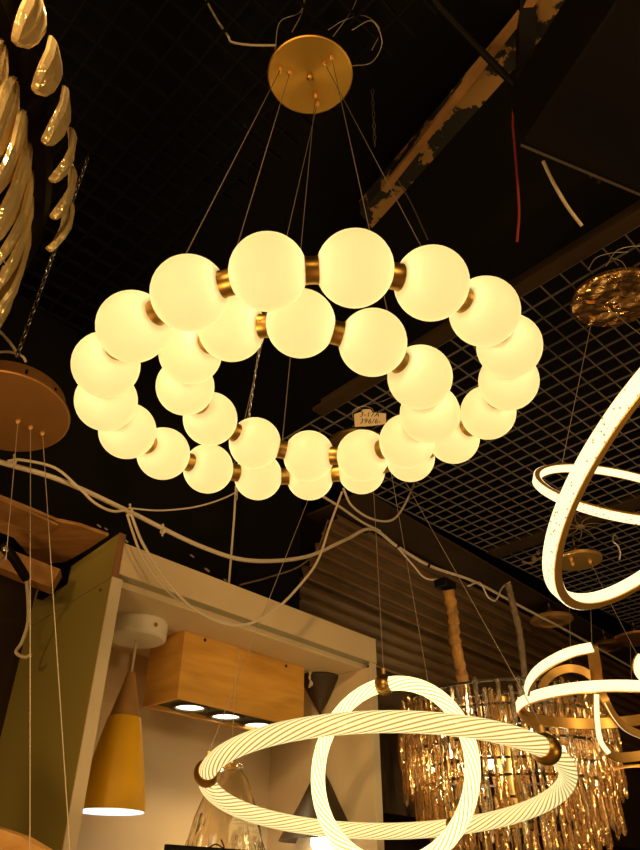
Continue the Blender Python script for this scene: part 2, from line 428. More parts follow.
# ---------------------------------------------------------------- pearl chandelier
K1 = .625
PC = Vector((-.0191, 1.1245, .8520)) * K1 + Z * CAMZ
pc_top = Vector((-.0253, .9402, 1.738)) * .75 + Z * CAMZ
pn = Vector((-.0187, -.0949, .9953)).normalized()
pearl = thing('globe_chandelier', 'lit chandelier of two concentric rings of round cream globes under a brass disc', 'chandelier', PC - Z * .08)
GR = .06 * K1
mb = MB(); mb.sphere((0, 0, 0), GR, 40, 24); globe0 = mb.done('globe', 'globe', origin=(0, 0, 0))
mb = MB(); mb.lathe((0, 0, 0), [(0, -.0115), (.0125, -.0115), (.0142, -.0095), (.0132, -.003), (.0132, .003), (.0142, .0095), (.0125, .0115), (0, .0115)], Z, 24)
link0 = mb.done('connector', 'brass', origin=(0, 0, 0))
first = [True]
globe_lights = []
def ring_of_globes(n, R, z0, tx, ty, ox, oy, a0):
    pts = []
    for k in range(n):
        t = a0 + 2 * PI * k / n; dx, dy = R * math.cos(t), R * math.sin(t)
        pts.append(PC + Vector((ox + dx, oy + dy, z0 + tx * dx + ty * dy)))
    for k in range(n):
        a, b = pts[k], pts[(k + 1) % n]; t = (b - a).normalized()
        tang = (pts[(k + 1) % n] - pts[k - 1]).normalized()
        q = Z.rotation_difference(t)
        if first[0]:
            first[0] = False
            globe0.parent = pearl; globe0.location = a - world_of(pearl)
            link0.parent = pearl; link0.location = (a + b) / 2 - world_of(pearl); link0.rotation_mode = 'QUATERNION'; link0.rotation_quaternion = q
        else:
            inst(globe0, 'globe', a, pearl); inst(link0, 'connector', (a + b) / 2, pearl, q)
        globe_lights.append((a, tang))
    return pts
outer = ring_of_globes(19, .4005 * K1, 0, .0719, .139, 0, 0, -2.0508)
inner = ring_of_globes(12, .2494 * K1, .0012 * K1, -.1469, .0966, -.0105 * K1, .0049 * K1, -2.1083)
# canopy disc, driver box, bolts, wires
mb = MB(); mb.lathe(pc_top, [(0, 0), (.079, 0), (.0815, .0012), (.0815, .006), (0, .006)], pn, 64)
disc = mb.done('canopy_disc', 'brass_disc', pearl)
mb = MB(); mb.lathe(pc_top + pn * .006, [(0, 0), (.07, 0), (.07, .034), (0, .034)], pn, 48)
mb.done('canopy_housing', 'black', pearl)
cx, cy, _ = frame_axes(pn)
def on_disc(px, py): return on_plane(px, py, pc_top, pn)
bolts = [(280.5, 69.5), (290, 72), (324.5, 63), (331.5, 57), (315.5, 95), (317.5, 103)]
for i, (x, y) in enumerate(bolts):
    c = on_disc(x, y); mb = MB(); mb.lathe(c, [(.0042, 0), (.0050, -.005), (.0036, -.009), (0, -.0105)], pn, 16)
    b_ = mb.done('bolt', 'gold', disc)
mb = MB(); mb.lathe(on_disc(310, 77), [(.0065, 0), (.0068, -.004), (.0045, -.008), (.003, -.0085), (.003, -.013), (0, -.0135)], pn, 20); mb.done('centre_nut', 'brass', disc)
mid_link = lambda ring, k: (ring[k] + ring[(k + 1) % len(ring)]) / 2 + Z * .013
for (bx, by), tgt in zip(bolts, (mid_link(outer, 18), mid_link(outer, 0), mid_link(outer, 6), mid_link(inner, 2), mid_link(inner, 7), mid_link(outer, 12))):
    wire('suspension_wire', on_disc(bx, by), tgt, .0007, 'darksteel', pearl)
# curls of spare wire above the canopy
hub = pc_top + pn * .04
loops = [[(352, 30, 1.35), (372, 21, 1.37), (382, 42, 1.38), (372, 62, 1.38), (352, 66, 1.35)],
         [(275, 50, 1.33), (280, 22, 1.36), (300, 12, 1.38), (308, -10, 1.4)],
         [(328, 30, 1.34), (345, 20, 1.37), (365, 16, 1.4), (380, 30, 1.42), (372, 50, 1.36)],
         [(292, 32, 1.35), (302, 12, 1.38), (305, -12, 1.4)], [(332, 38, 1.35), (352, 10, 1.4), (360, -12, 1.42)]]
for l in loops:
    mb = MB(); mb.tube(smooth_path([P(*q) for q in l], 10), .0008, 6); mb.done('spare_wire', 'steel', pearl)
cable('ceiling_cable', [P(200, -12, 1.45), P(216, 18, 1.42), P(228, 36, 1.4), P(232, 42, 1.39), P(250, 45, 1.36), P(276, 45.5, 1.335)], .0022, 'white_cable', 'tan cable knotted beside the top brass disc of the globe chandelier')
chain = chain_mb(P(371, 60, 1.6), P(375, 146, 1.6), .016, .0012, .006).done('hanging_chain', 'darksteel'); tag(chain, 'short thin twisted chain hanging in the dark right of the brass disc', 'chain')

# ---------------------------------------------------------------- display booth (niche cabinet)
booth = thing('display_booth', 'beige open display booth with an olive side panel holding the yellow pendant and wood spotlight', 'display booth', B(.47, .22, 0))
zF0, zF1, zN = CAMZ + .650, CAMZ + .728, CAMZ + .634
def side_panel(z0, z1, u_in):
    mb = MB()
    a, b = C0xy, C0xy + D1 * .49
    o = D2 * u_in
    mb.box8([a + Z * z0, a + o + Z * z0, b + o + Z * z0, b + Z * z0, a + Z * z1, a + o + Z * z1, b + o + Z * z1, b + Z * z1]); return mb
side_panel(.012, C0.z, .026).done('side_panel', 'olive', booth, smooth=False, bevel=.001)
side_panel(C0.z + .0015, CAMZ + .750, .018).done('upper_side_panel', 'olive', booth, smooth=False, bevel=.001)
mb = MB(); bbox(mb, -.001, .027, -.004, 0, .012, C0.z); mb.done('panel_edge_strip', 'ivory', booth, smooth=False)
mb = MB(); bbox(mb, -.002, .013, -.003, .0, C0.z + .001, CAMZ + .748); mb.done('corner_edge_strip', 'brown_edge', booth, smooth=False)
mb = MB(); bbox(mb, .012, .975, .0, .004, zF0, zF1); mb.done('fascia_board', 'cream', booth, smooth=False)
mb = MB(); bbox(mb, .012, .975, .004, .034, zF0, zF1 - .001); mb.done('fascia_core', 'greenish', booth, smooth=False)
mb = MB(); bbox(mb, .975, .990, -.002, .034, zF0, zF1); mb.done('fascia_end_cap', 'ivory', booth, smooth=False)
mb = MB(); bbox(mb, .095, .985, .034, .455, zN, zN + .02); bbox(mb, .03, .095, .034, .13, zN, zN + .02); mb.done('niche_ceiling', 'niche', booth, smooth=False)
mb = MB(); bbox(mb, .085, .985, .44, .455, .012, zN); mb.done('back_panel', 'niche', booth, smooth=False)
mb = MB(); bbox(mb, .962, .985, .004, .44, .012, zN); mb.done('end_panel', 'niche', booth, smooth=False)
mb = MB(); bbox(mb, .958, .989, .0, .004, .012, zN + .014); mb.done('end_edge_strip', 'ivory', booth, smooth=False)
mb = MB(); bbox(mb, .095, .958, .02, .44, .55, .58); mb.done('lower_shelf', 'cream', booth, smooth=False)
for x, y in ((101, 590),):
    p = on_plane(x, y, C0, Vector((D1.y, -D1.x, 0))); mb = MB(); mb.lathe(p, [(.004, 0), (.003, .003), (0, .0035)], (-D2), 12); mb.done('screw', 'darksteel', booth)

def hz(y, p):            # height at which the vertical through p meets image row y
    k = (425 - y) / F; c, s_ = math.cos(PITCH), math.sin(PITCH)
    return CAMZ + p.y * (k * c + s_) / (c - k * s_)

# wooden box spotlight on the niche ceiling
bu0, bu1, bv0, bv1 = .347, .828, .163, .315
bz1 = zN; bz0 = hz(698, B(bu0, bv0, 0))
bl = thing('box_spotlight', 'rectangular pale wood ceiling box with three round lit spotlights underneath', 'spotlight', B((bu0 + bu1) / 2, (bv0 + bv1) / 2, bz0))
mb = MB()
t = .010
bbox(mb, bu0, bu1, bv0, bv0 + t, bz0, bz1); bbox(mb, bu0, bu1, bv1 - t, bv1, bz0, bz1)
bbox(mb, bu0, bu0 + t, bv0 + t, bv1 - t, bz0, bz1); bbox(mb, bu1 - t, bu1, bv0 + t, bv1 - t, bz0, bz1)
mb.done('box_body', 'boxwood', bl, smooth=False, bevel=.0008)
mb = MB(); bbox(mb, bu0 + t, bu1 - t, bv0 + t, bv1 - t, bz0 + .012, bz0 + .018); mb.done('recess_plate', 'spot_bed', bl, smooth=False)
spot_pts = []
for x, y in ((190, 706.5), (226, 715.5), (258, 724), (291, 733)):
    c = at_z(x, y, bz0 + .012); 
    if uv_of(c)[0] > bu1 - .05: continue
    spot_pts.append(c)
    mb = MB(); mb.ring_band(c, Z, .040, .050, -.006, 0, 40); rim = mb.done('spot_rim', 'spot_ring', bl)
    mb = MB(); mb.ring_band(c, Z, .0535, .056, -.004, 0, 40); mb.done('gimbal_ring', 'darksteel', rim)
    mb = MB(); mb.lathe(c, [(0, -.0045), (.025, -.004), (.040, -.001), (.040, 0), (0, 0)], Z, 40); mb.done('spot_lens', 'spot_face', rim)
for x, y in ((205, 640), (286, 666)):
    p = on_plane(x, y, B(0, bv0, 0), NF); mb = MB(); mb.lathe(p, [(.005, -.0002), (.004, .002), (0, .002)], -NF, 14); mb.done('screw_hole', 'darkshade', bl)

# yellow cone pendant
yc = at_z(139, 623, zN); yc = Vector((yc.x, yc.y, 0)); ych = Vector((yc.x, yc.y, zN))
yp = thing('cone_pendant', 'mustard yellow cone pendant lamp with wooden neck under a round white ceiling plate', 'pendant lamp', Vector((yc.x, yc.y, hz(812, yc))))
mb = MB(); mb.lathe(ych, [(0, -.047), (.070, -.047), (.076, -.043), (.077, -.037), (.077, 0), (0, 0)], Z, 48); mb.done('ceiling_plate', 'white', yp)
mb = MB(); mb.lathe(ych - Z * .022 - NF * .077, [(.006, 0), (.005, .003), (0, .004)], -NF, 16); mb.done('plate_screw', 'brass', yp)
z_top, z_mid, z_bot = hz(673, yc), hz(717, yc), hz(812, yc)
mb = MB(); mb.tube([ych - Z * .046, Vector((yc.x, yc.y, z_top - .004))], .0035, 10); mb.done('pendant_cord', 'white_cable', yp)
dy = 1 / F * (yc - Vector((0, 0, 0))).length
mb = MB(); mb.lathe((yc.x, yc.y, 0), [(0, z_top + .004), (.0105, z_top), (.018, z_top - .3 * (z_top - z_mid)), (.030, z_top - .72 * (z_top - z_mid)), (.0375, z_mid), (0, z_mid)], Z, 40); mb.done('wood_neck', 'neckwood', yp)
H_ = z_mid - z_bot
mb = MB(); mb.lathe((yc.x, yc.y, 0), [(.036, z_mid), (.0400, z_mid - .002), (.0525, z_mid - .28 * H_), (.0640, z_mid - .55 * H_), (.0750, z_mid - .85 * H_), (.0790, z_bot), (.0780, z_bot)], Z, 64); mb.done('shade', 'yellow', yp)
mb = MB(); mb.lathe((yc.x, yc.y, 0), [(.0780, z_bot), (.073, z_mid - .85 * H_), (.062, z_mid - .55 * H_), (.0505, z_mid - .28 * H_), (.036, z_mid - .004), (0, z_mid - .004)], Z, 64); mb.done('shade_lining', 'shade_in', yp)
mb = MB(); mb.sphere((yc.x, yc.y, z_bot + .42 * H_), .022, 20, 12); mb.done('bulb', 'bulb_cool', yp)
# bare copper lead ends beside it
cable('loose_lead', [B(.40, .30, zN - .012), B(.425, .285, zN - .016), B(.45, .262, zN - .010)], .0035, 'white_cable', 'frayed pale wire end on the niche ceiling right of the white plate')

# dark cone pendant
kc = on_plane(320, 677, Vector((0, 0, zN)), Z); kc = Vector((kc.x, kc.y, 0)); kch = Vector((kc.x, kc.y, zN))
kp = thing('dark_cone_pendant', 'dark bronze cone pendant with white bulb, hanging right of the wooden box light', 'pendant lamp', Vector((kc.x, kc.y, hz(842, kc))))
dpx = (kch - CAM).dot(FW) / F
zc = hz(712, kc)
mb = MB(); mb.lathe((kc.x, kc.y, 0), [(0, zN), (.063, zN), (.066, zN - .004), (.064, zN - .012), (.006, zc), (0, zc - .004)], Z, 48); mb.done('ceiling_cone', 'darkshade', kp)
za, zb_ = hz(768, kc), hz(841, kc); rb = 42 * (Vector((kc.x, kc.y, zb_)) - CAM).dot(FW) / F
mb = MB(); mb.tube([Vector((kc.x, kc.y, zc)), Vector((kc.x, kc.y, za))], .0035, 8); mb.done('pendant_cord', 'black', kp)
mb = MB(); mb.lathe((kc.x, kc.y, 0), [(0, za + .004), (.008, za), (rb * .5, (za + zb_) / 2), (rb, zb_), (rb - .002, zb_), (rb * .5 - .002, (za + zb_) / 2 - .004), (.006, za - .01), (0, za - .01)], Z, 56); mb.done('shade', 'darkshade', kp)
mb = MB(); mb.sphere((kc.x, kc.y, zb_ - .002), .028, 24, 14); mb.done('bulb', 'bulb_white', kp)
mb = MB()
for k in range(4):
    a0 = kch + D2 * (-.075 + .004 * k) - Z * .001 - NF * .02
    mb.tube(smooth_path([a0, a0 - Z * .02 - D2 * .006 * (k - 1), a0 - Z * .035 + D2 * .005, a0 - Z * .05 - D2 * .004 * k], 5), .0022, 6)
tag(mb.done('cord_bundle', 'white_cable'), 'knot of white cord ends hanging between the wooden box and dark cone', 'cord')

# rippled clear glass pendant
gc = on_plane(228, 800, B(0, .15, 0), NF); gc = Vector((gc.x, gc.y, 0))
gp = thing('glass_pendant', 'clear rippled glass bell pendant partly hidden behind the brass joint of the rope ring', 'pendant lamp', Vector((gc.x, gc.y, hz(850, gc))))
gz1, gz0 = hz(768, gc), hz(858, gc)
mb = MB(); seg = 72
prof = [(.016, 0), (.030, .02), (.047, .12), (.062, .3), (.078, .55), (.092, .8), (.100, 1.)]
rings = []
for off in (0, .0022):
    for i, (r, t_) in enumerate(prof if off == 0 else prof[::-1]):
        ring = []
        for k in range(seg):
            an = 2 * PI * k / seg; rip = 1 + .06 * math.sin(7 * an + 5 * t_) * t_ + .05 * math.sin(13 * an - 8 * t_) * t_
            r_ = r * rip - off; ring.append(mb.bm.verts.new(Vector((gc.x + r_ * math.cos(an), gc.y + r_ * math.sin(an), gz1 + (gz0 - gz1) * t_ + .006 * math.sin(5 * an) * t_))))
        rings.append(ring)
for A_, B_ in zip(rings, rings[1:] + rings[:1]):
    for k in range(seg): mb.bm.faces.new([A_[k], A_[(k + 1) % seg], B_[(k + 1) % seg], B_[k]])
mb.done('glass_shade', 'glass', gp)
mb = MB(); mb.lathe((gc.x, gc.y, gz1), [(0, .03), (.010, .03), (.014, .02), (.018, .0), (0, -.004)], Z, 24); cap_ = mb.done('glass_holder', 'gold', gp)
for k in range(9):
    an = 2 * PI * k / 9; mb = MB(); mb.sphere((gc.x + .03 * math.cos(an), gc.y + .03 * math.sin(an), gz1 + .004 + .006 * math.sin(3 * an)), .0055, 12, 8); mb.done('bead', 'crystal_clear', gp)
mb = MB(); mb.tube([Vector((gc.x, gc.y, gz1 + .028)), Vector((gc.x, gc.y, zN))], .0010, 6); mb.done('pendant_cord', 'steel', gp)
# framed lamp edge below it
fa, fb_ = on_plane(166, 847, B(0, .02, 0), NF), on_plane(294, 856, B(0, .02, 0), NF)
fp = thing('framed_lamp', 'black framed lamp with a gold inner edge, only its top showing below the glass pendant', 'lamp', (fa + fb_) / 2 - Z * .1)
mb = MB(); d_ = (fb_ - fa).normalized(); mb.bar(fa, fb_, .012, .010); mb.bar(fa - d_ * -.005 - Z * .004, fa + d_ * .005 - Z * .16, .012, .01, D2); mb.bar(fb_ - d_ * .005 - Z * .004, fb_ - d_ * .005 - Z * .16, .012, .01, D2); mb.done('frame', 'black', fp, smooth=False)
mb = MB(); mb.box8([fa - Z * .16 + NF * q + d_ * e for q, e in ((-.002, .01),)] + [fb_ - Z * .16 - NF * .002 - d_ * .01, fb_ - Z * .16 + NF * .004 - d_ * .01, fa - Z * .16 + NF * .004 + d_ * .01, fa - Z * .005 - NF * .002 + d_ * .01, fb_ - Z * .005 - NF * .002 - d_ * .01, fb_ - Z * .005 + NF * .004 - d_ * .01, fa - Z * .005 + NF * .004 + d_ * .01]); mb.done('gold_panel', 'gold', fp, smooth=False)
mb = MB(); m_ = fa.lerp(fb_, .3); mb.tube(smooth_path([m_ + Z * .004, m_ + Z * .012 + d_ * .02, m_ + Z * .006 + d_ * .045, m_ + Z * .022 + d_ * .035]), .0016, 6); mb.done('bent_wire', 'black', fp)

# ---------------------------------------------------------------- rope ring pendant
RC = Vector((.1893, 2.2798, .3007)) * .75 + Z * CAMZ; RN = Vector((.0131, .1364, .9906)); RR = .5196 * .75
VC = Vector((.2315, 2.4805, .3802)) * .75 + Z * CAMZ; VN = Vector((-.473, -.8776, .0778)).normalized(); VR = .2706 * .75
TR = .0190
rp_can = at_z(357, 446, CAMZ + 1.285)
rope = thing('rope_ring_pendant', 'lit pendant of one wide twisted rope-like ring crossed by a smaller upright ring, brass joints', 'pendant lamp', RC - Z * .3)
mb = MB(); mb.torus(RC, RN, RR, TR, 240, 28); mb.done('wide_ring', 'rope', rope)
mb = MB(); mb.torus(VC, VN, VR, TR * .95, 180, 28); mb.done('upright_ring', 'rope2', rope)
rx, ry_, _ = frame_axes(RN); vx, vy, _ = frame_axes(VN)
def nearest_on(c, x, y, R, px, py):
    best = None
    for i in range(720):
        a = 2 * PI * i / 720; d = x * math.cos(a) + y * math.sin(a); p = c + d * R; r = p - CAM; dd = r.dot(FW)
        e = math.hypot(320 + F * r.dot(RT) / dd - px, 425 - F * r.dot(UP) / dd - py)
        if best is None or e < best[0]: best = (e, p, (-x * math.sin(a) + y * math.cos(a)).normalized())
    return best[1], best[2]
tops = []
def joint(c, x, y, R, px, py, r, name='brass_joint', half=.017):
    p, t = nearest_on(c, x, y, R, px, py); mb = MB()
    mb.lathe(p, [(TR * .8, -half)] + [(math.sqrt(max(r * r - (half * q) ** 2, 0)), half * q) for q in (-1, -.8, -.6, -.35, 0, .35, .6, .8, 1)] + [(TR * .8, half)], t, 32)
    j = mb.done(name, 'brass', rope)
    m2 = MB(); m2.lathe(p + Z * r * .9, [(0, .016), (.005, .016), (.005, 0), (0, 0)], Z, 12); m2.done('wire_grip', 'gold', j)
    tops.append(p + Z * (r + .012)); return p
joint(RC, rx, ry_, RR, 207, 773, .0285, half=.0205)
joint(RC, rx, ry_, RR, 547, 747, .0295, half=.021)
joint(RC, rx, ry_, RR, 452, 827, .0215, 'collar', .010)
joint(VC, vx, vy, VR, 384, 684.5, .027, half=.0185)
rn_c = Vector((.0, -.03, 1)).normalized()
mb = MB(); mb.lathe(rp_can, [(0, 0), (.098, 0), (.102, .002), (.102, .007), (0, .007)], rn_c, 56); can_ = mb.done('canopy_disc', 'gold_dull', rope)
mb = MB(); mb.lathe(rp_can + Z * .007, [(0, 0), (.08, 0), (.08, .03), (0, .03)], rn_c, 40); mb.done('canopy_housing', 'black', rope)
for t_, (ax, ay) in zip(tops, ((323, 462), (392, 458), (389, 460), (372, 462))):
    wire('suspension_wire', at_z(ax, ay, CAMZ + 1.283), t_, .0009, 'steel', rope)
# handwritten price tag tied to that canopy
tg0 = at_z(370, 420, CAMZ + 1.27); tgd = (tg0 - CAM).dot(FW)
def tagp(x, y): return P(x, y, tgd)
tgt = thing('price_tag', 'small handwritten paper price tag hanging above the globe chandelier in the middle of its ring', 'price tag', tagp(369, 426))
mb = MB(); nrm = (CAM - tagp(369, 418)).normalized()
mb.poly([tagp(354, 414.2), tagp(361, 411.8), tagp(363, 409.4), tagp(370, 409), tagp(373, 412.2), tagp(386, 413.4), tagp(386, 424), tagp(371, 426), tagp(355, 427)], -nrm * .0006); mb.done('tag_paper', 'paper', tgt, smooth=False)
def script_text(s, px, py, size):
    cu = bpy.data.curves.new('handwriting', 'FONT'); cu.body = s; cu.size = size * tgd / F; cu.extrude = .0001; cu.shear = .25; cu.space_character = 1.15; cu.offset = .00012
    tmp = bpy.data.objects.new('handwriting_source', cu); COL.objects.link(tmp); dg = bpy.context.evaluated_depsgraph_get()
    me = bpy.data.meshes.new_from_object(tmp.evaluated_get(dg)); bpy.data.objects.remove(tmp)
    me.materials.clear(); me.materials.append(M['ink']); o = bpy.data.objects.new('handwriting', me); COL.objects.link(o)
    xa = (tagp(386, 413.6) - tagp(354, 413.6)).normalized(); ya = nrm.cross(xa).normalized(); zn = xa.cross(ya)
    o.parent = tgt; o.matrix_parent_inverse = Matrix.Identity(4)
    o.matrix_basis = Matrix.Translation(tagp(px, py) + nrm * .0005 - world_of(tgt)) @ Matrix((xa, ya, zn)).transposed().to_4x4()
    return o
script_text('3-17A', 359.5, 416.6, 7.0); script_text('396/6-', 359.5, 423.4, 7.0)
mb = MB(); mb.tube(smooth_path([tagp(353, 418), tagp(353, 411), tagp(361, 406.5), tagp(371, 408), tagp(374, 413)]), .0007, 6); mb.done('tie_wire', 'steel', tgt)
mb = MB(); mb.tube(smooth_path([tagp(354, 412), tagp(362, 406), tagp(380, 402), tagp(392, 397)]), .0007, 6); mb.done('tie_wire', 'steel', tgt)

# ---------------------------------------------------------------- double LED ring pendant on the right
def led_ring(parent, name, c, n, R, th, h, mat_led):
    n = Vector(n).normalized(); mb = MB(); mb.ring_band(c, n, R - th, R, -h / 2, h / 2, 160); g = mb.done(name, 'gold', parent)
    mb = MB(); mb.ring_band(c, n, R, R + .0022, -h * .42, h * .44, 160); mb.done('outer_light_band', mat_led, g)
    mb = MB(); mb.ring_band(c, n, R - th - .0022, R - th, -h * .38, h * .46, 160); mb.done('inner_light_band', 'led_plain', g)
    return g
LA = Vector((.8485, 1.3407, .8748)) * .75 + Z * CAMZ; LAN = Vector((-.534, .25, .808)).normalized()
LB = Vector((.8039, 1.6654, .9341)) * .75 + Z * CAMZ; LBN = Vector((.0911, -.7544, .6501)).normalized()
ov = Vector((.9809, 1.6487, 1.6554)) * .75 + Z * CAMZ; ovn = Vector((.0494, -.0963, .9941)).normalized()
dr = thing('double_ring_pendant', 'gold pendant of two bright speckled light rings, large one tilted steeply across a small one', 'pendant lamp', LA - Z * .35)
led_ring(dr, 'large_ring', LA - LAN * .013, LAN, .4562 * .75, .015, .026, 'led')
led_ring(dr, 'small_ring', LB + LBN * .006, LBN, .2131 * .75, .010, .019, 'led')
mb = MB(); mb.lathe(ov, [(0, 0), (.104, 0), (.108, .003), (.108, .012), (.104, .014), (0, .014)], ovn, 64); cn = mb.done('canopy_disc', 'gold_mirror', dr)
mb = MB(); mb.lathe(ov + ovn * .014, [(0, 0), (.08, 0), (.08, .03), (0, .03)], ovn, 40); mb.done('canopy_housing', 'black', dr)
ax_, ay_, _ = frame_axes(LAN); bx_, by_, _ = frame_axes(LBN)
bp_, _t = nearest_on(LB, bx_, by_, .16, 561, 469.5)
wire('suspension_wire', on_plane(591, 324, ov, ovn), bp_, .0008, 'steel', dr)
mb = MB(); mb.sphere(bp_ + Z * .004, .005, 14, 8); mb.done('wire_grip', 'gold', dr)
for px, py, ci in ((700, 300, 0), (760, 430, 1)):
    q_, _t = nearest_on(LA, ax_, ay_, .342, px, py); wire('suspension_wire', ov + ax_ * (.03 if ci else -.02), q_, .0008, 'steel', dr)
mb = MB(); mb.lathe(on_plane(593, 318, ov, ovn), [(.006, 0), (.006, -.004), (.003, -.009), (0, -.01)], ovn, 16); mb.done('bolt', 'gold', cn)
for l in ([(588, 270, 1.62), (596, 258, 1.64), (612, 253, 1.65), (628, 252, 1.65)], [(612, 258, 1.65), (622, 262, 1.64), (628, 272, 1.62)], [(606, 266, 1.63), (618, 250, 1.66), (640, 246, 1.66), (655, 250, 1.66)]):
    mb = MB(); mb.tube(smooth_path([P(*q) for q in l], 10), .0009, 6); mb.done('spare_wire', 'steel', dr)

# ---------------------------------------------------------------- curling LED ribbon pendant
RB = Vector((.7851, 2.0505, .4712)) + Z * CAMZ
rbp = thing('ribbon_pendant', 'gold pendant of curling bright-edged ribbons behind the right joint of the rope ring', 'pendant lamp', RB - Z * .15)
rg = Vector((.03, -.006, 1)).normalized(); mb = MB(); h = .030
mb.ring_band(RB, rg, .2236 - .006, .2236, -h / 2, h / 2, 140); g_ = mb.done('round_band', 'gold', rbp)
mb = MB(); mb.ring_band(RB, rg, .2236, .2236 + .004, -h * .40, h * .46, 140); mb.done('light_band', 'led_plain', g_)
def ribbon(pts, h, th, led_side=0, up=Z, name='ribbon_band', n=10, led_frac=.86, led_th=.003):
    pts = smooth_path([P(*q) for q in pts], n)
    def strip(off0, off1, hh):
        mb = MB(); rows = []
        for i, p in enumerate(pts):
            t = (pts[min(i + 1, len(pts) - 1)] - pts[max(i - 1, 0)]).normalized()
            u = up if not callable(up) else up(i / (len(pts) - 1))
            u = (u - t * u.dot(t)).normalized(); nn = t.cross(u).normalized()
            rows.append([mb.bm.verts.new(p + nn * o_ + u * (s_ * hh / 2)) for o_, s_ in ((off0, -1), (off1, -1), (off1, 1), (off0, 1))])
        for A_, B_ in zip(rows, rows[1:]):
            for k in range(4): mb.bm.faces.new([A_[k], A_[(k + 1) % 4], B_[(k + 1) % 4], B_[k]])
        mb.bm.faces.new(rows[0][::-1]); mb.bm.faces.new(rows[-1]); return mb
    g = strip(-th / 2, th / 2, h).done(name, 'gold', rbp)
    if led_side:
        strip(led_side * th / 2, led_side * (th / 2 + led_th), h * led_frac).done('light_band', 'led_plain', g)
ribbon([(527, 692, 1.86), (530, 682, 1.84), (538, 671, 1.82), (552, 661, 1.80), (572, 652, 1.79), (592, 647.5, 1.79)], .027, .006, 1)
ribbon([(541, 689, 1.93), (546, 680, 1.95), (556, 672, 1.97), (570, 668.5, 1.98), (585, 672, 1.97), (597, 683, 1.95), (605, 700, 1.92), (614, 716, 1.90), (626, 728, 1.89), (648, 738, 1.89)], .022, .006, 0)
ribbon([(607, 702, 1.905), (616, 718, 1.885), (628, 730.5, 1.875), (650, 740, 1.875)], .010, .004, -1)
ribbon([(596, 694, 1.85), (596, 708, 1.84), (597, 724, 1.83), (600, 740, 1.83), (608, 752, 1.84)], .014, .006, 1, up=RT)
ribbon([(606, 750, 1.85), (616, 757, 1.86), (630, 757, 1.87), (652, 754, 1.88)], .024, .006, 0)
ribbon([(592, 648, 1.80), (595, 664, 1.84), (597, 682, 1.90)], .030, .005, 0, up=RT, name='gold_plate')
ribbon([(519, 712, 1.97), (530, 722, 1.93), (545, 735, 1.89), (560, 752, 1.88)], .022, .006, 0, up=RT)
ribbon([(614, 769, 1.9), (626, 766.5, 1.9), (640, 766, 1.9), (660, 768, 1.9)], .008, .005, -1)
ribbon([(641, 655, 1.75), (637, 662, 1.75), (638, 672, 1.76), (646, 682, 1.77)], .02, .006, 1, up=RT)
for x, y0, d0, y1, d1_ in ((592, 590, 2.9, 648, 1.80), (571, 600, 2.9, 668, 1.98), (632, 640, 2.8, 686, 1.75)):
    wire('suspension_wire', P(x - 2, y0, d0), P(x, y1, d1_), .0008, 'steel', rbp)

# ---------------------------------------------------------------- tiered crystal chandelier, lower right
CC = P(508, 760, 2.47); CC = Vector((CC.x, CC.y, 0))
ccz = hz(705, CC)
cc = thing('crystal_chandelier', 'tiered chandelier thick with amber and clear hanging crystal drops, behind the rope ring', 'chandelier', Vector((CC.x, CC.y, ccz - .60)))
tiers = [(.325, 0, .10, 84), (.29, -.03, .10, 76), (.335, -.07, .10, 92), (.30, -.115, .10, 80), (.325, -.155, .11, 88), (.29, -.205, .11, 76), (.295, -.25, .11, 78), (.25, -.30, .11, 64), (.215, -.36, .11, 54), (.16, -.43, .11, 36)]
KC = 1.11
tiers = [(a * KC, b * KC, c * KC, n) for a, b, c, n in tiers]
def prism(mb, c, L, w, rot, kind):
    x = Vector((math.cos(rot), math.sin(rot), 0)); y = Vector((-math.sin(rot), math.cos(rot), 0))
    if kind == 0:      # square bevelled bar
        sec = [(w, w * .45), (w * .45, w), (-w * .45, w), (-w, w * .45), (-w, -w * .45), (-w * .45, -w), (w * .45, -w), (w, -w * .45)]; lv = [(0, .55), (-.008, 1), (-L + .012, 1), (-L, .3)]
    else:              # flat facetted drop
        sec = [(w * 1.15, 0), (w * .6, w * .5), (-w * .6, w * .5), (-w * 1.15, 0), (-w * .6, -w * .5), (w * .6, -w * .5)]; lv = [(0, .25), (-L * .25, .8), (-L * .7, 1.1), (-L * .92, .7), (-L, .12)]
    prev = None
    for dz, s_ in lv:
        r = [mb.bm.verts.new(c + x * (a * s_) + y * (b * s_) + Z * dz) for a, b in sec]
        if prev:
            for k in range(len(sec)): mb.bm.faces.new([prev[k], prev[(k + 1) % len(sec)], r[(k + 1) % len(sec)], r[k]])
        else: mb.bm.faces.new(r)
        prev = r
    mb.bm.faces.new(prev[::-1])
allp = []
for ti, (R, dz, L, n) in enumerate(tiers):
    mb = MB(); c = Vector((CC.x, CC.y, ccz + dz)); mb.ring_band(c, Z, R - .012, R - .004, -.003, .004, 72); mb.done('tier_ring', 'darkshade', cc)
    for k in range(n):
        a = 2 * PI * (k + .5 * (ti % 2)) / n + random.uniform(-.02, .02)
        p = c + Vector((math.cos(a), math.sin(a), 0)) * (R + .007) + Z * random.uniform(-.03, .012)
        allp.append((p, L * random.uniform(.85, 1.1), random.uniform(.0058, .0092), a + random.uniform(-.5, .5), 0 if ti in (0, 1) or random.random() < .35 else 1, ti))
allp.sort(key=lambda q: (q[0] - CAM).length)
vis = [q for q in allp if q[0].z > CAMZ + .08][:100]
vs = set(id(q) for q in vis)
for q in vis:
    mb = MB(); prism(mb, *q[:5]); mb.done('crystal_drop', 'crystal_clear' if q[5] == 0 and random.random() < .8 or random.random() < .4 else 'crystal', cc, smooth=False)
mb = MB()
for q in allp:
    if id(q) not in vs: prism(mb, *q[:5])
o = mb.done('crystal_drop_mass', 'crystal', cc, smooth=False); o['kind'] = 'stuff'
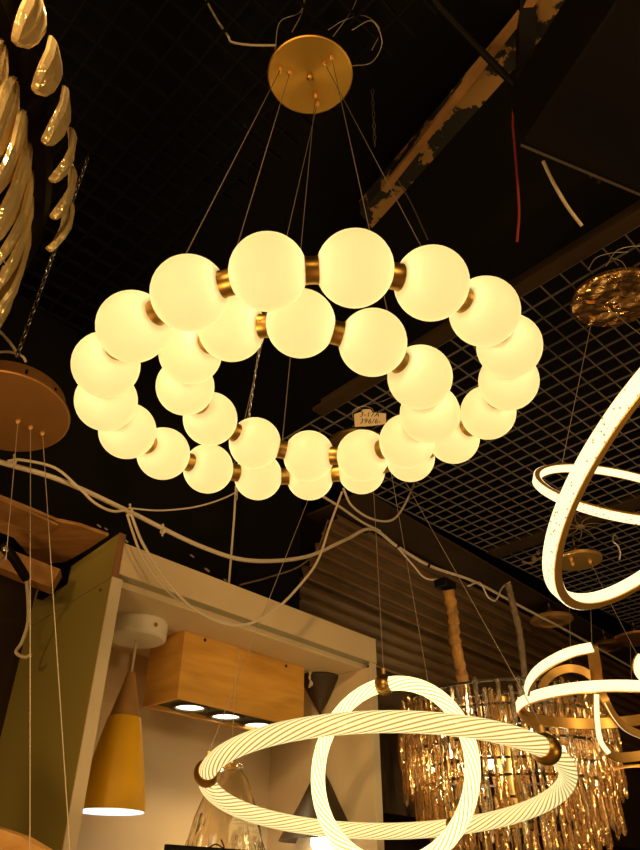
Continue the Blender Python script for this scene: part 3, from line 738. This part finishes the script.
mb = MB(); mb.lathe((CC.x, CC.y, ccz), [(0, .05), (.03, .05), (.05, .02), (.05, -.4), (0, -.42)], Z, 24); mb.done('centre_stem', 'gold_dull', cc)
for k in range(6):
    a = 2 * PI * k / 6 + .3; mb = MB(); mb.bar((CC.x, CC.y, ccz), (CC.x + .355 * math.cos(a), CC.y + .355 * math.sin(a), ccz), .008, .006); mb.done('tier_arm', 'darkshade', cc)
bulb_pts = []
for k in range(8):
    a = 2 * PI * k / 8 + .1; r = .265 if k % 2 else .21; p = Vector((CC.x + r * math.cos(a), CC.y + r * math.sin(a), ccz - (.06 if k % 2 else .16)))
    mb = MB(); mb.sphere(p, .016, 16, 10, (1, 1, 1.5)); mb.done('bulb', 'bulb_warm', cc); bulb_pts.append(p)  # bulbs added among the drops to make the crystals sparkle
# cloth covered hanging chain of that chandelier
def sleeve(name, pts, r, m, label):
    mb = MB(); q = smooth_path(pts, 12); rr = [r * (1 + .07 * math.sin(i * 1.35) + .08 * random.uniform(-1, 1)) for i in range(len(q))]
    mb.tube(q, rr, 12); return tag(mb.done(name, m), label, 'chain cover')
sleeve('chain_sleeve', [P(448, 590, 2.5), P(453, 615, 2.48), P(455, 640, 2.46), P(461, 670, 2.44), P(466, 700, 2.42), P(471, 722, 2.40)], .0205, 'sleeve', 'thick amber cloth chain cover hanging in front of the corrugated sheet')
mb = MB(); p = P(446, 588, 2.5); mb.box8([p + D2 * a + NF * b + Z * c for a, b, c in ((-.03, -.02, 0), (.04, -.02, 0), (.04, .03, 0), (-.03, .03, 0), (-.03, -.02, .03), (.04, -.02, .03), (.04, .03, .03), (-.03, .03, .03))])
tag(mb.done('junction_box', 'black', bevel=.003), 'small black junction box at the top of the amber chain cover', 'junction box')
sleeve('chain_sleeve', [P(508, 584, 2.75), P(513, 605, 2.72), P(519, 630, 2.7), P(523, 660, 2.68), P(526, 690, 2.66)], .013, 'greysleeve', 'thin grey brown chain cover hanging left of the curling gold ribbon pendant')

# ---------------------------------------------------------------- spare ceiling canopies in the far right corner
def canopy(px, py, z, R, label, dome=False, m='gold', tilt=(0, 0, 1), stem=.03):
    c = at_z(px, py, CAMZ + z); n = Vector(tilt).normalized()
    t = thing('ceiling_canopy', label, 'ceiling canopy', c, 'spare canopies under the grid')
    mb = MB()
    if dome: mb.lathe(c, [(0, 0), (R * .55, 0), (R * .62, -.006), (R * .9, .0), (R, .008), (R * .97, .018), (R * .6, .032), (0, .038)], n, 48)
    else: mb.lathe(c, [(0, 0), (R * .97, 0), (R, .003), (R, .012), (0, .014)], n, 48)
    mb.done('canopy_disc', m, t)
    mb = MB(); mb.lathe(c, [(0, .012), (.02, .012), (.024, .03), (.014, .036), (.012, .05), (.02, .056), (.012, .07), (.004, .075), (.004, .075 + stem), (0, .075 + stem)], n, 20); mb.done('loop_stem', 'gold_dull', t)
    return t, c, n
t, c, n = canopy(578, 562, 1.19, .098, 'flat gold canopy disc seen through the large tilted light ring')
for x, y in ((571, 559), (572.5, 563), (590, 561)):
    p = on_plane(x, y, c, n); mb = MB(); mb.lathe(p, [(.009, 0), (.009, -.006), (.004, -.014), (0, -.015)], n, 14); mb.done('bolt', 'gold', t)
canopy(552, 622, 1.18, .106, 'domed gold canopy left of the flat disc, above the amber crystals', True, 'gold', stem=.02)
canopy(607, 648, 1.15, .09, 'small gold canopy above the end of the curling light ribbon', True, 'gold_dull', stem=.02)
canopy(637, 640, 1.17, .125, 'copper coloured canopy at the right edge above the ribbon pendant', False, 'copper', stem=.02)
cable('hanging_wire', [P(590, 561, 2.83), P(606, 594, 2.6), P(650, 680, 2.2)], .0009, 'steel', 'thin wire falling from the flat gold canopy disc to the right edge')
mb = MB(); pts = [P(618, 538, 2.4), P(614, 535, 2.4), P(613, 541, 2.4), P(618, 546, 2.4), P(620, 553, 2.4), P(619, 560, 2.4)]; mb.tube(smooth_path(pts), .004, 8)
tag(mb.done('ceiling_hook', 'chain'), 'small bent steel hook hanging inside the large tilted light ring', 'hook')
mb = MB()
for k in range(9):
    a = k * .72; mb.tube(smooth_path([P(580, 527, 2.6), P(580 + 12 * math.cos(a), 527 + 7 * math.sin(a), 2.6), P(580 + 25 * math.cos(a + .2), 528 + 14 * math.sin(a + .25), 2.62)], 5), .0016, 5)
mb.sphere(P(580, 527, 2.6), .014, 12, 8, (1.4, 1, .7))
tag(mb.done('wire_tangle', 'greysleeve'), 'tangle of loose wire ends behind the two crossing light rings', 'wires')
mb = MB(); mb.tube(smooth_path([P(522, 562, 2.8), P(532, 563, 2.8), P(541, 557, 2.8)]), .004, 6); mb.sphere(P(534, 559, 2.8), .012, 10, 8); mb.sphere(P(538, 553, 2.8), .009, 10, 8)
tag(mb.done('wire_knot', 'greysleeve'), 'small knot of taped wires left of the large light ring near its bottom', 'wires')

# ---------------------------------------------------------------- brown disc pendant top at left edge
bd = Vector((-.5412, .9719, .7042)) + Z * CAMZ; bn = Vector((-.0745, .1164, .9904)).normalized()
bt = thing('brown_disc_canopy', 'large brown copper disc canopy with three wires below it, at the left edge', 'ceiling canopy', bd)
mb = MB(); mb.lathe(bd, [(0, 0), (.1015, 0), (.1044, .0016), (.1044, .005), (0, .005)], bn, 64); mb.done('canopy_disc', 'copper', bt)
mb = MB(); mb.lathe(bd + bn * .007, [(0, 0), (.092, 0), (.092, .030), (.088, .034), (0, .034)], bn, 48); hs = mb.done('canopy_housing', 'copper', bt)
hx, hy, _ = frame_axes(bn)
for k in range(10):
    a = 2 * PI * k / 10; p = bd + bn * .020 + (hx * math.cos(a) + hy * math.sin(a)) * .0915; d = (hx * math.cos(a) + hy * math.sin(a)); tt = bn.cross(d)
    mb = MB(); mb.bar(p - bn * .006, p + bn * .006, .004, .004, tt); mb.done('vent_slot', 'black', hs)
for x, y, ex, ey, ed in ((18, 421, 6, 560, 1.08), (30.5, 427, 30, 870, .90), (42.5, 433, 72, 880, .94)):
    a = on_plane(x, y, bd, bn); mb = MB(); mb.lathe(a, [(.0045, 0), (.004, -.003), (.0015, -.006), (0, -.007)], bn, 12); mb.done('wire_grip', 'gold', bt)
    wire('suspension_wire', a, P(ex, ey, ed), .0008, 'steel', bt)
mb = MB(); mb.tube(smooth_path([P(0, 352, 1.18), P(10, 352, 1.17), P(22, 356, 1.15), P(26, 362, 1.15)]), .0022, 6); mb.done('power_lead', 'white_cable', bt)
mb = MB(); mb.tube(smooth_path([P(-6, 326, 1.2), P(4, 336, 1.19), P(14, 348, 1.17), P(17, 356, 1.16)]), .0026, 6); mb.done('power_lead', 'white_cable', bt)
tag(chain_mb(P(17, 356, 1.12), P(88, 158, 1.36), .0165, .0012, .0062).done('hanging_chain', 'chain'), 'long thin chain rising to the right from the brown disc at the left edge', 'chain')

# ---------------------------------------------------------------- leaf crystal chandelier, top left corner
LC = Vector((-1.1305, .6636, 1.3188)) * .75 + Z * CAMZ; LN = Vector((.1917, .1438, .9709)).normalized(); LR = .6469 * .75
lc = thing('leaf_chandelier', 'unlit round chandelier of ribbed golden crystal strips on a black ring, top left corner', 'chandelier', LC - Z * .2)
mb = MB(); mb.ring_band(LC, LN, LR - .030, LR - .004, -.010, .012, 120); mb.done('black_ring', 'black', lc)
lx, ly, _ = frame_axes(LN)
def leaf(c, d, L, w, lean):
    # d: outward direction; strip hangs from c, twisting slightly
    mb = MB(); s_ = LN.cross(d).normalized(); rows = []
    prof = [(0, .10), (.10, .35), (.22, .75), (.34, 1.), (.62, .95), (.80, .80), (.93, .45), (1, .08)]
    for t_, k in prof:
        tw = lean * t_; n = (d * math.cos(tw) + s_ * math.sin(tw)); sd = (s_ * math.cos(tw) - d * math.sin(tw))
        p = c - Z * (L * t_) + d * (.014 * math.sin(PI * t_))
        row = []
        for q in range(7):
            f = q / 6 * 2 - 1
            row.append((p + sd * (w / 2 * k * f) + n * (.0045 * (q % 2)), p + sd * (w / 2 * k * f) - n * .005))
        rows.append(([mb.bm.verts.new(a) for a, b in row], [mb.bm.verts.new(b) for a, b in row]))
    for (A0, A1), (B0, B1) in zip(rows, rows[1:]):
        for q in range(6):
            mb.bm.faces.new([A0[q], A0[q + 1], B0[q + 1], B0[q]]); mb.bm.faces.new([A1[q + 1], A1[q], B1[q], B1[q + 1]])
        mb.bm.faces.new([A0[0], B0[0], B1[0], A1[0]]); mb.bm.faces.new([A0[6], A1[6], B1[6], B0[6]])
    for (A, Bv) in (rows[0], rows[-1]):
        for q in range(6): mb.bm.faces.new([A[q], A[q + 1], Bv[q + 1], Bv[q]])
    return mb
ang_lo, ang_hi = None, None
cnt = 0
for tier, (dr_, dz, L, w, N_) in enumerate(((-.030, .0, .21, .064, 66), (-.058, -.105, .27, .066, 56), (.0, .065, .12, .056, 52), (-.105, -.01, .28, .075, 46))):
    for k in range(N_):
        a = 2 * PI * k / N_; d = lx * math.cos(a) + ly * math.sin(a)
        if d.x < .45 or (tier == 2 and d.y > .42): continue
        p = LC + d * (LR + dr_) + LN * dz
        leaf(p, d, L * random.uniform(.92, 1.08), w, random.uniform(.25, .6)).done('crystal_leaf', 'crystal_leaf', lc, smooth=False); cnt += 1
mb = MB(); mb.ring_band(LC - LN * .10, LN, LR - .075, LR - .064, -.006, .006, 100); mb.done('lower_ring', 'black', lc)
for k in range(3):
    a = 2 * PI * k / 3; d = lx * math.cos(a) + ly * math.sin(a); wire('suspension_wire', LC + d * (LR - .02), LC + Z * .36, .0012, 'darksteel', lc)

# ---------------------------------------------------------------- cables
DC = lambda x, y, v: on_plane(x, y, B(0, v, 0), NF)
conduit = [DC(-30, 452, -.03), DC(0, 462, -.03), DC(60, 480, -.03), DC(128, 511, -.03), DC(200, 546, -.03), DC(250, 560.5, -.03), DC(305, 557, -.03), DC(345, 540, -.03), DC(372, 529, -.02), DC(398, 547, .0), DC(430, 566, .0), DC(475, 582, .0), DC(520, 606, .0), DC(580, 638, .0), DC(660, 684, .0)]
cable('power_cable', conduit, .0058, 'white_cable', 'long thick tan cable sagging across the picture behind the globe chandelier', 10)
cable('power_cable', [DC(8, 461, -.05), DC(22, 460, -.05), DC(55, 468, -.05), DC(78, 487, -.05), DC(95, 503, -.05), DC(112, 511, -.05), DC(126, 510, -.05)], .0032, 'white_cable', 'thinner tan cable twisted along the left end of the thick cable')
cable('power_cable', [DC(128, 508, -.04), DC(160, 510.5, -.04), DC(195, 507, -.04), DC(222, 499, -.04), DC(240, 490, -.04)], .0022, 'white_cable', 'thin pale cable running from the cable tie up to the rear globes')
cable('power_cable', [DC(131, 514, -.05), DC(143, 544, -.05), DC(165, 578, -.06), DC(190, 606, -.07), DC(222, 623, -.08), DC(248, 624, -.09), DC(275, 610, -.1), DC(300, 585, -.11), DC(318, 560, -.12), DC(330, 525, -.13), DC(342, 492, -.14)], .0036, 'white_cable', 'pale cable hanging in a wide loop before the cream booth front')
cable('power_cable', [DC(127, 514, -.045), DC(132, 530, -.045), DC(142, 556, -.045), DC(160, 583, -.045), DC(180, 602, -.04)], .0030, 'white_cable', 'short pale cable dropping from the cable tie onto the booth front')
cable('power_cable', [DC(322, 496, -.05), DC(340, 507, -.05), DC(362, 522, -.04), DC(380, 531, -.03)], .0042, 'white_cable', 'pale cable slanting down right from the rear globes to the thick cable')
cable('power_cable', [DC(343, 488, -.06), DC(352, 506, -.06), DC(372, 519, -.06), DC(392, 520, -.06), DC(404, 506, -.06), DC(414, 484, -.06)], .0040, 'white_cable', 'pale cable making a U under the rear right globes')
cable('power_cable', [DC(398, 548, -.02), DC(412, 564, -.02), DC(425, 578, -.02), DC(440, 580, -.02), DC(455, 584, -.02)], .0036, 'white_cable', 'short pale branch cable below the thick cable in front of the corrugated sheet')
cable('power_cable', [DC(468, 586, -.02), DC(480, 583, -.02), DC(488, 597, -.02), DC(496, 600, -.02), DC(502, 588, -.02), DC(510, 582, -.02)], .0034, 'white_cable', 'small wavy pale cable above the amber chain cover on its right')
for x, y, lb in ((130, 511, 'first cable tie from the left, above the booth corner'), (163, 531, 'second cable tie from the left, above the booth front'), (14, 462, 'cable tie on the thick cable below the brown disc')):
    p = DC(x, y, -.033); mb = MB(); t_ = (DC(x + 10, y + 5, -.033) - p).normalized()
    mb.lathe(p, [(.0065, -.003), (.0085, -.003), (.0085, .003), (.0065, .003)], t_, 14, True); mb.bar(p + Z * .006, p + Z * .018 - D2 * .004, .005, .003); mb.bar(p - Z * .006, p - Z * .014, .005, .003)
    tag(mb.done('cable_tie', 'white_cable'), lb, 'cable tie', 'cable ties')
for x, y, lb in ((366, 531, 'black tape band on the highest bend of the thick cable'), (397, 546, 'black tape band where the branch cable leaves the thick cable'), (428, 565, 'black tape band on the thick cable above the amber chain cover')):
    p = DC(x, y, -.01 if x < 390 else 0); mb = MB(); t_ = (DC(x + 10, y + (6 if x > 370 else 0), 0) - DC(x, y, 0)).normalized(); mb.lathe(p, [(.004, -.006), (.0078, -.006), (.0078, .006), (.004, .006)], t_, 14, True)
    tag(mb.done('tape_band', 'black'), lb, 'tape', 'tape bands on the thick cable')
# pale pipe hanging in the dark over the booth
mb = MB(); mb.tube([DC(236, 486, .16), DC(234, 520, .16), DC(229, 583, .16)], .0035, 8)
tag(mb.done('thin_pipe', 'white_cable'), 'thin pale vertical pipe in the black area above the booth front', 'pipe')
cable('loose_wire', [DC(328, 520, .1), DC(318, 548, .1), DC(300, 566, .1), DC(270, 577, .12), DC(240, 585, .12)], .0028, 'greysleeve', 'old brown wire curving through the black area above the booth front')
# flaked paint along the bulkhead foot
for i, (x, y, s_) in enumerate(((99, 526, 6), (106, 529, 5), (107, 534, 5), (126, 541, 7), (192, 556, 7), (207, 570, 9), (225, 580, 6))):
    p = DC(x, y, .218); w = s_ * .0026; mb = MB()
    mb.poly([p + D2 * a * w + Z * b * w for a, b in ((-.5, .1), (-.2, .22), (.2, .12), (.5, -.05), (.3, -.25), (-.25, -.1))], -NF * .001)
    tag(mb.done('paint_flake', 'speck', smooth=False), 'pale flake of peeling paint on the black bulkhead above the booth', 'paint flake', 'paint flakes on the bulkhead')

# ---------------------------------------------------------------- left side: broken plywood, plank, dark hose
zb2 = CAMZ + .765
def sheet(pts, z, th, name, m, label, cat, curve=0.):
    mb = MB(); mb.poly([at_z(x, y, z + curve * k) for x, y, k in pts], Z * th)
    return tag(mb.done(name, m, smooth=False), label, cat)
sheet([(-30, 486, 0), (0, 498, .0), (32, 511, .0), (56, 521, .0), (80, 526, .0), (108, 536, 0), (90, 548, .0), (66, 562, 0), (46, 564, 0), (30, 557, 0), (14, 538, 0), (-30, 520, 0)], zb2, .008, 'plywood_sheet', 'plywood', 'broken reddish brown plywood sheet lying over the olive panel top at left', 'plywood')
sheet([(-30, 488, 0), (0, 500, .0), (30, 513, .0), (58, 526, .0), (52, 534, .0), (38, 535, 0), (20, 527, 0), (-30, 508, 0)], zb2 - .012, .006, 'wood_offcut', 'bare', 'pale splintered board under the plywood sheet at the left edge', 'board')
mb = MB(); a, b = P(-20, 552, 1.72), P(56, 582, 1.72); mb.bar(a, b, .05, .05); tag(mb.done('wood_batten', 'bare', smooth=False), 'brown timber batten under the broken plywood at the left edge', 'batten')
cable('black_hose', [P(2, 545, 1.58), P(12, 556, 1.58), P(20, 568, 1.60), P(26, 578, 1.62)], .011, 'black', 'short black cable sleeve below the broken plywood at left', 10)
cable('power_cable', [P(26, 576, 1.62), P(28, 598, 1.66), P(28, 622, 1.68), P(22, 642, 1.68), P(16, 652, 1.66), P(24, 657, 1.66), P(32, 655, 1.66)], .0042, 'white_cable', 'pale cable hanging from the black sleeve beside the olive panel')
mb = MB(); p = P(5, 549, 1.12); mb.sphere(p, .006, 12, 8); mb.tube(smooth_path([p, p - Z * .012 + RT * .004, p - Z * .02, p - Z * .035 - RT * .003]), .0018, 6)
tag(mb.done('wire_clip', 'chain'), 'small steel clip at the end of the left wire from the brown disc', 'clip')
mb = MB(); mb.poly([P(-60, 812, 1.15), P(0, 829, 1.15), P(20, 836, 1.15), P(42, 849, 1.15), P(60, 900, 1.15), P(-60, 900, 1.15)], D2 * .02)
tag(mb.done('wood_lamp_board', 'plankwood', smooth=False), 'orange wooden board corner at the bottom left before the olive panel', 'board')

# ---------------------------------------------------------------- dark ceiling structure, top right
def strip_z(pts, z, th, name, m): 
    mb = MB(); mb.poly([at_z(x, y, z) for x, y in pts], Z * th); return mb.done(name, m, smooth=False)
zc_ = CAMZ + 1.40
struct(strip_z([(360, 214), (372, 228), (560, 18), (600, -30), (560, -60), (535, 8)], zc_, .05, 'beam_peeling', 'peel'))
mb = MB(); mb.bar(at_z(384, 190, zc_ - .008), at_z(540, -10, zc_ - .008), .016, .012); struct(mb.done('trim_2', 'bare', smooth=False))
struct(strip_z([(330, 270), (372, 228), (600, -30), (760, -30), (700, 90), (640, 150), (523, 290), (420, 330)], zc_ + .03, .03, 'ceiling_panel', 'ceil'))
mb = MB(); mb.bar(P(527, -30, 1.30), P(524, 125, 1.36), .03, .03); struct(mb.done('column_hanger', 'black'))
# black hanging duct, right
dz0 = CAMZ + 1.10
duct = [(521, 144), (660, 202), (760, 120), (640, -40), (604, 20)]
mb = MB(); mb.poly([at_z(x, y, dz0) for x, y in duct], Z * .16)
tag(mb.done('ceiling_duct', 'black', smooth=False, bevel=.003), 'black sheet metal duct hanging under the ceiling at top right', 'duct')
mb = MB(); mb.bar(at_z(521, 145, dz0 - .003), at_z(660, 203, dz0 - .003), .0035, .0035); 
tag(mb.done('duct_edge_strip', 'darksteel', smooth=False), 'dull metal strip along the lower edge of the black duct', 'strip')
mb = MB(); mb.tube([P(424, -14, 1.3), P(440, 8, 1.3), P(513, 84, 1.3), P(517, 88, 1.3)], [.007, .007, .007, .005], 10)
tag(mb.done('black_rod', 'black'), 'black rod slanting down from the top to the red cable', 'rod')
cable('red_cable', [P(515, 86, 1.3), P(513, 120, 1.3), P(515, 150, 1.3), P(518, 190, 1.3), P(519, 215, 1.3), P(517, 242, 1.3)], .0026, 'red_cable', 'thin red cable hanging from the end of the black rod')
cable('cable_stub', [P(543, 161, 1.3), P(553, 182, 1.3), P(567, 206, 1.3), P(582, 226, 1.3)], .0033, 'white_cable', 'short loose tan cable end below the black duct')
cable('loose_wire', [P(378, -8, 1.5), P(392, 10, 1.48), P(411, 30, 1.46)], .0016, 'white_cable', 'short pale wire at the top right of the brass disc')
cable('loose_wire', [P(398, 180, 1.6), P(412, 205, 1.62), P(428, 240, 1.64)], .0016, 'darksteel', 'faint dark wire beside the peeling beam above the front globes')
tag(chain_mb(P(262, 330, 2.0), P(236, 500, 1.95), .018, .0011, .006).done('hanging_chain', 'chain'), 'fine chain seen through the globe ring left of its centre', 'chain')

# ---------------------------------------------------------------- lights
def point(name, loc, power, col, r=.02):
    l = bpy.data.lights.new(name, 'POINT'); l.energy = power; l.color = col; l.shadow_soft_size = r
    o = bpy.data.objects.new(name, l); COL.objects.link(o); o.location = loc; return o
WARM = (1., .66, .26)
for i, (p, t) in enumerate(globe_lights):
    for s_ in (-1, 1): point('globe_lamp', p + t * (s_ * GR * .66), .026, (1., .78, .44), .004)
for c in spot_pts:
    l = bpy.data.lights.new('spot_lamp', 'SPOT'); l.energy = 4; l.color = (1., .72, .36); l.spot_size = 1.9; l.spot_blend = .8; l.shadow_soft_size = .03
    o = bpy.data.objects.new('spot_lamp', l); COL.objects.link(o); o.location = c - Z * .01
point('cone_lamp', Vector((yc.x, yc.y, z_bot + .25 * H_)), .35, (.72, .86, 1.), .02)
point('dark_cone_lamp', Vector((kc.x, kc.y, zb_ - .04)), .8, (1., .85, .55), .02)
for p in bulb_pts[::2]: point('crystal_fill', p - Z * .05, 1.6, (1., .82, .52), .02)  # extra light added inside the crystal drops
# fill lights added out of view, behind and beside the camera
for x, y, z, e in ((-1.3, -.6, 2.2, 40), (1.6, -.5, 2.2, 45), (.1, -2.2, 2.2, 40), (-.55, .15, 1.15, 22), (1.75, .95, 1.25, 12)):
    point('fill_light', (x, y, z), e, (1., .60, .23), .15)
for x, y, z, tx, ty, tz, e in ((-.35, .0, 2.55, -.1, 2.1, 1.95, 45), (1.25, 1.0, 2.74, 1.1, 3.1, 2.2, 26)):  # added spots out of view that brighten the booth and corrugated sheet
    l = bpy.data.lights.new('fill_spot', 'SPOT'); l.energy = e; l.color = (1., .62, .25); l.spot_size = 1.3; l.spot_blend = .8; l.shadow_soft_size = .06
    o = bpy.data.objects.new('fill_spot', l); COL.objects.link(o); o.location = (x, y, z)
    o.rotation_euler = (Vector((tx, ty, tz)) - o.location).to_track_quat('-Z', 'Y').to_euler()
w = bpy.data.worlds.new('world'); sc.world = w; w.use_nodes = True
w.node_tree.nodes['Background'].inputs[0].default_value = (1., .7, .4, 1); w.node_tree.nodes['Background'].inputs[1].default_value = .004
vs_ = sc.view_settings; vs_.view_transform = 'Standard'; vs_.look = 'None'; vs_.gamma = 1; vs_.exposure = 0; vs_.use_curve_mapping = False
sc.cycles.max_bounces = 10; sc.cycles.transmission_bounces = 8; sc.cycles.sample_clamp_indirect = 6
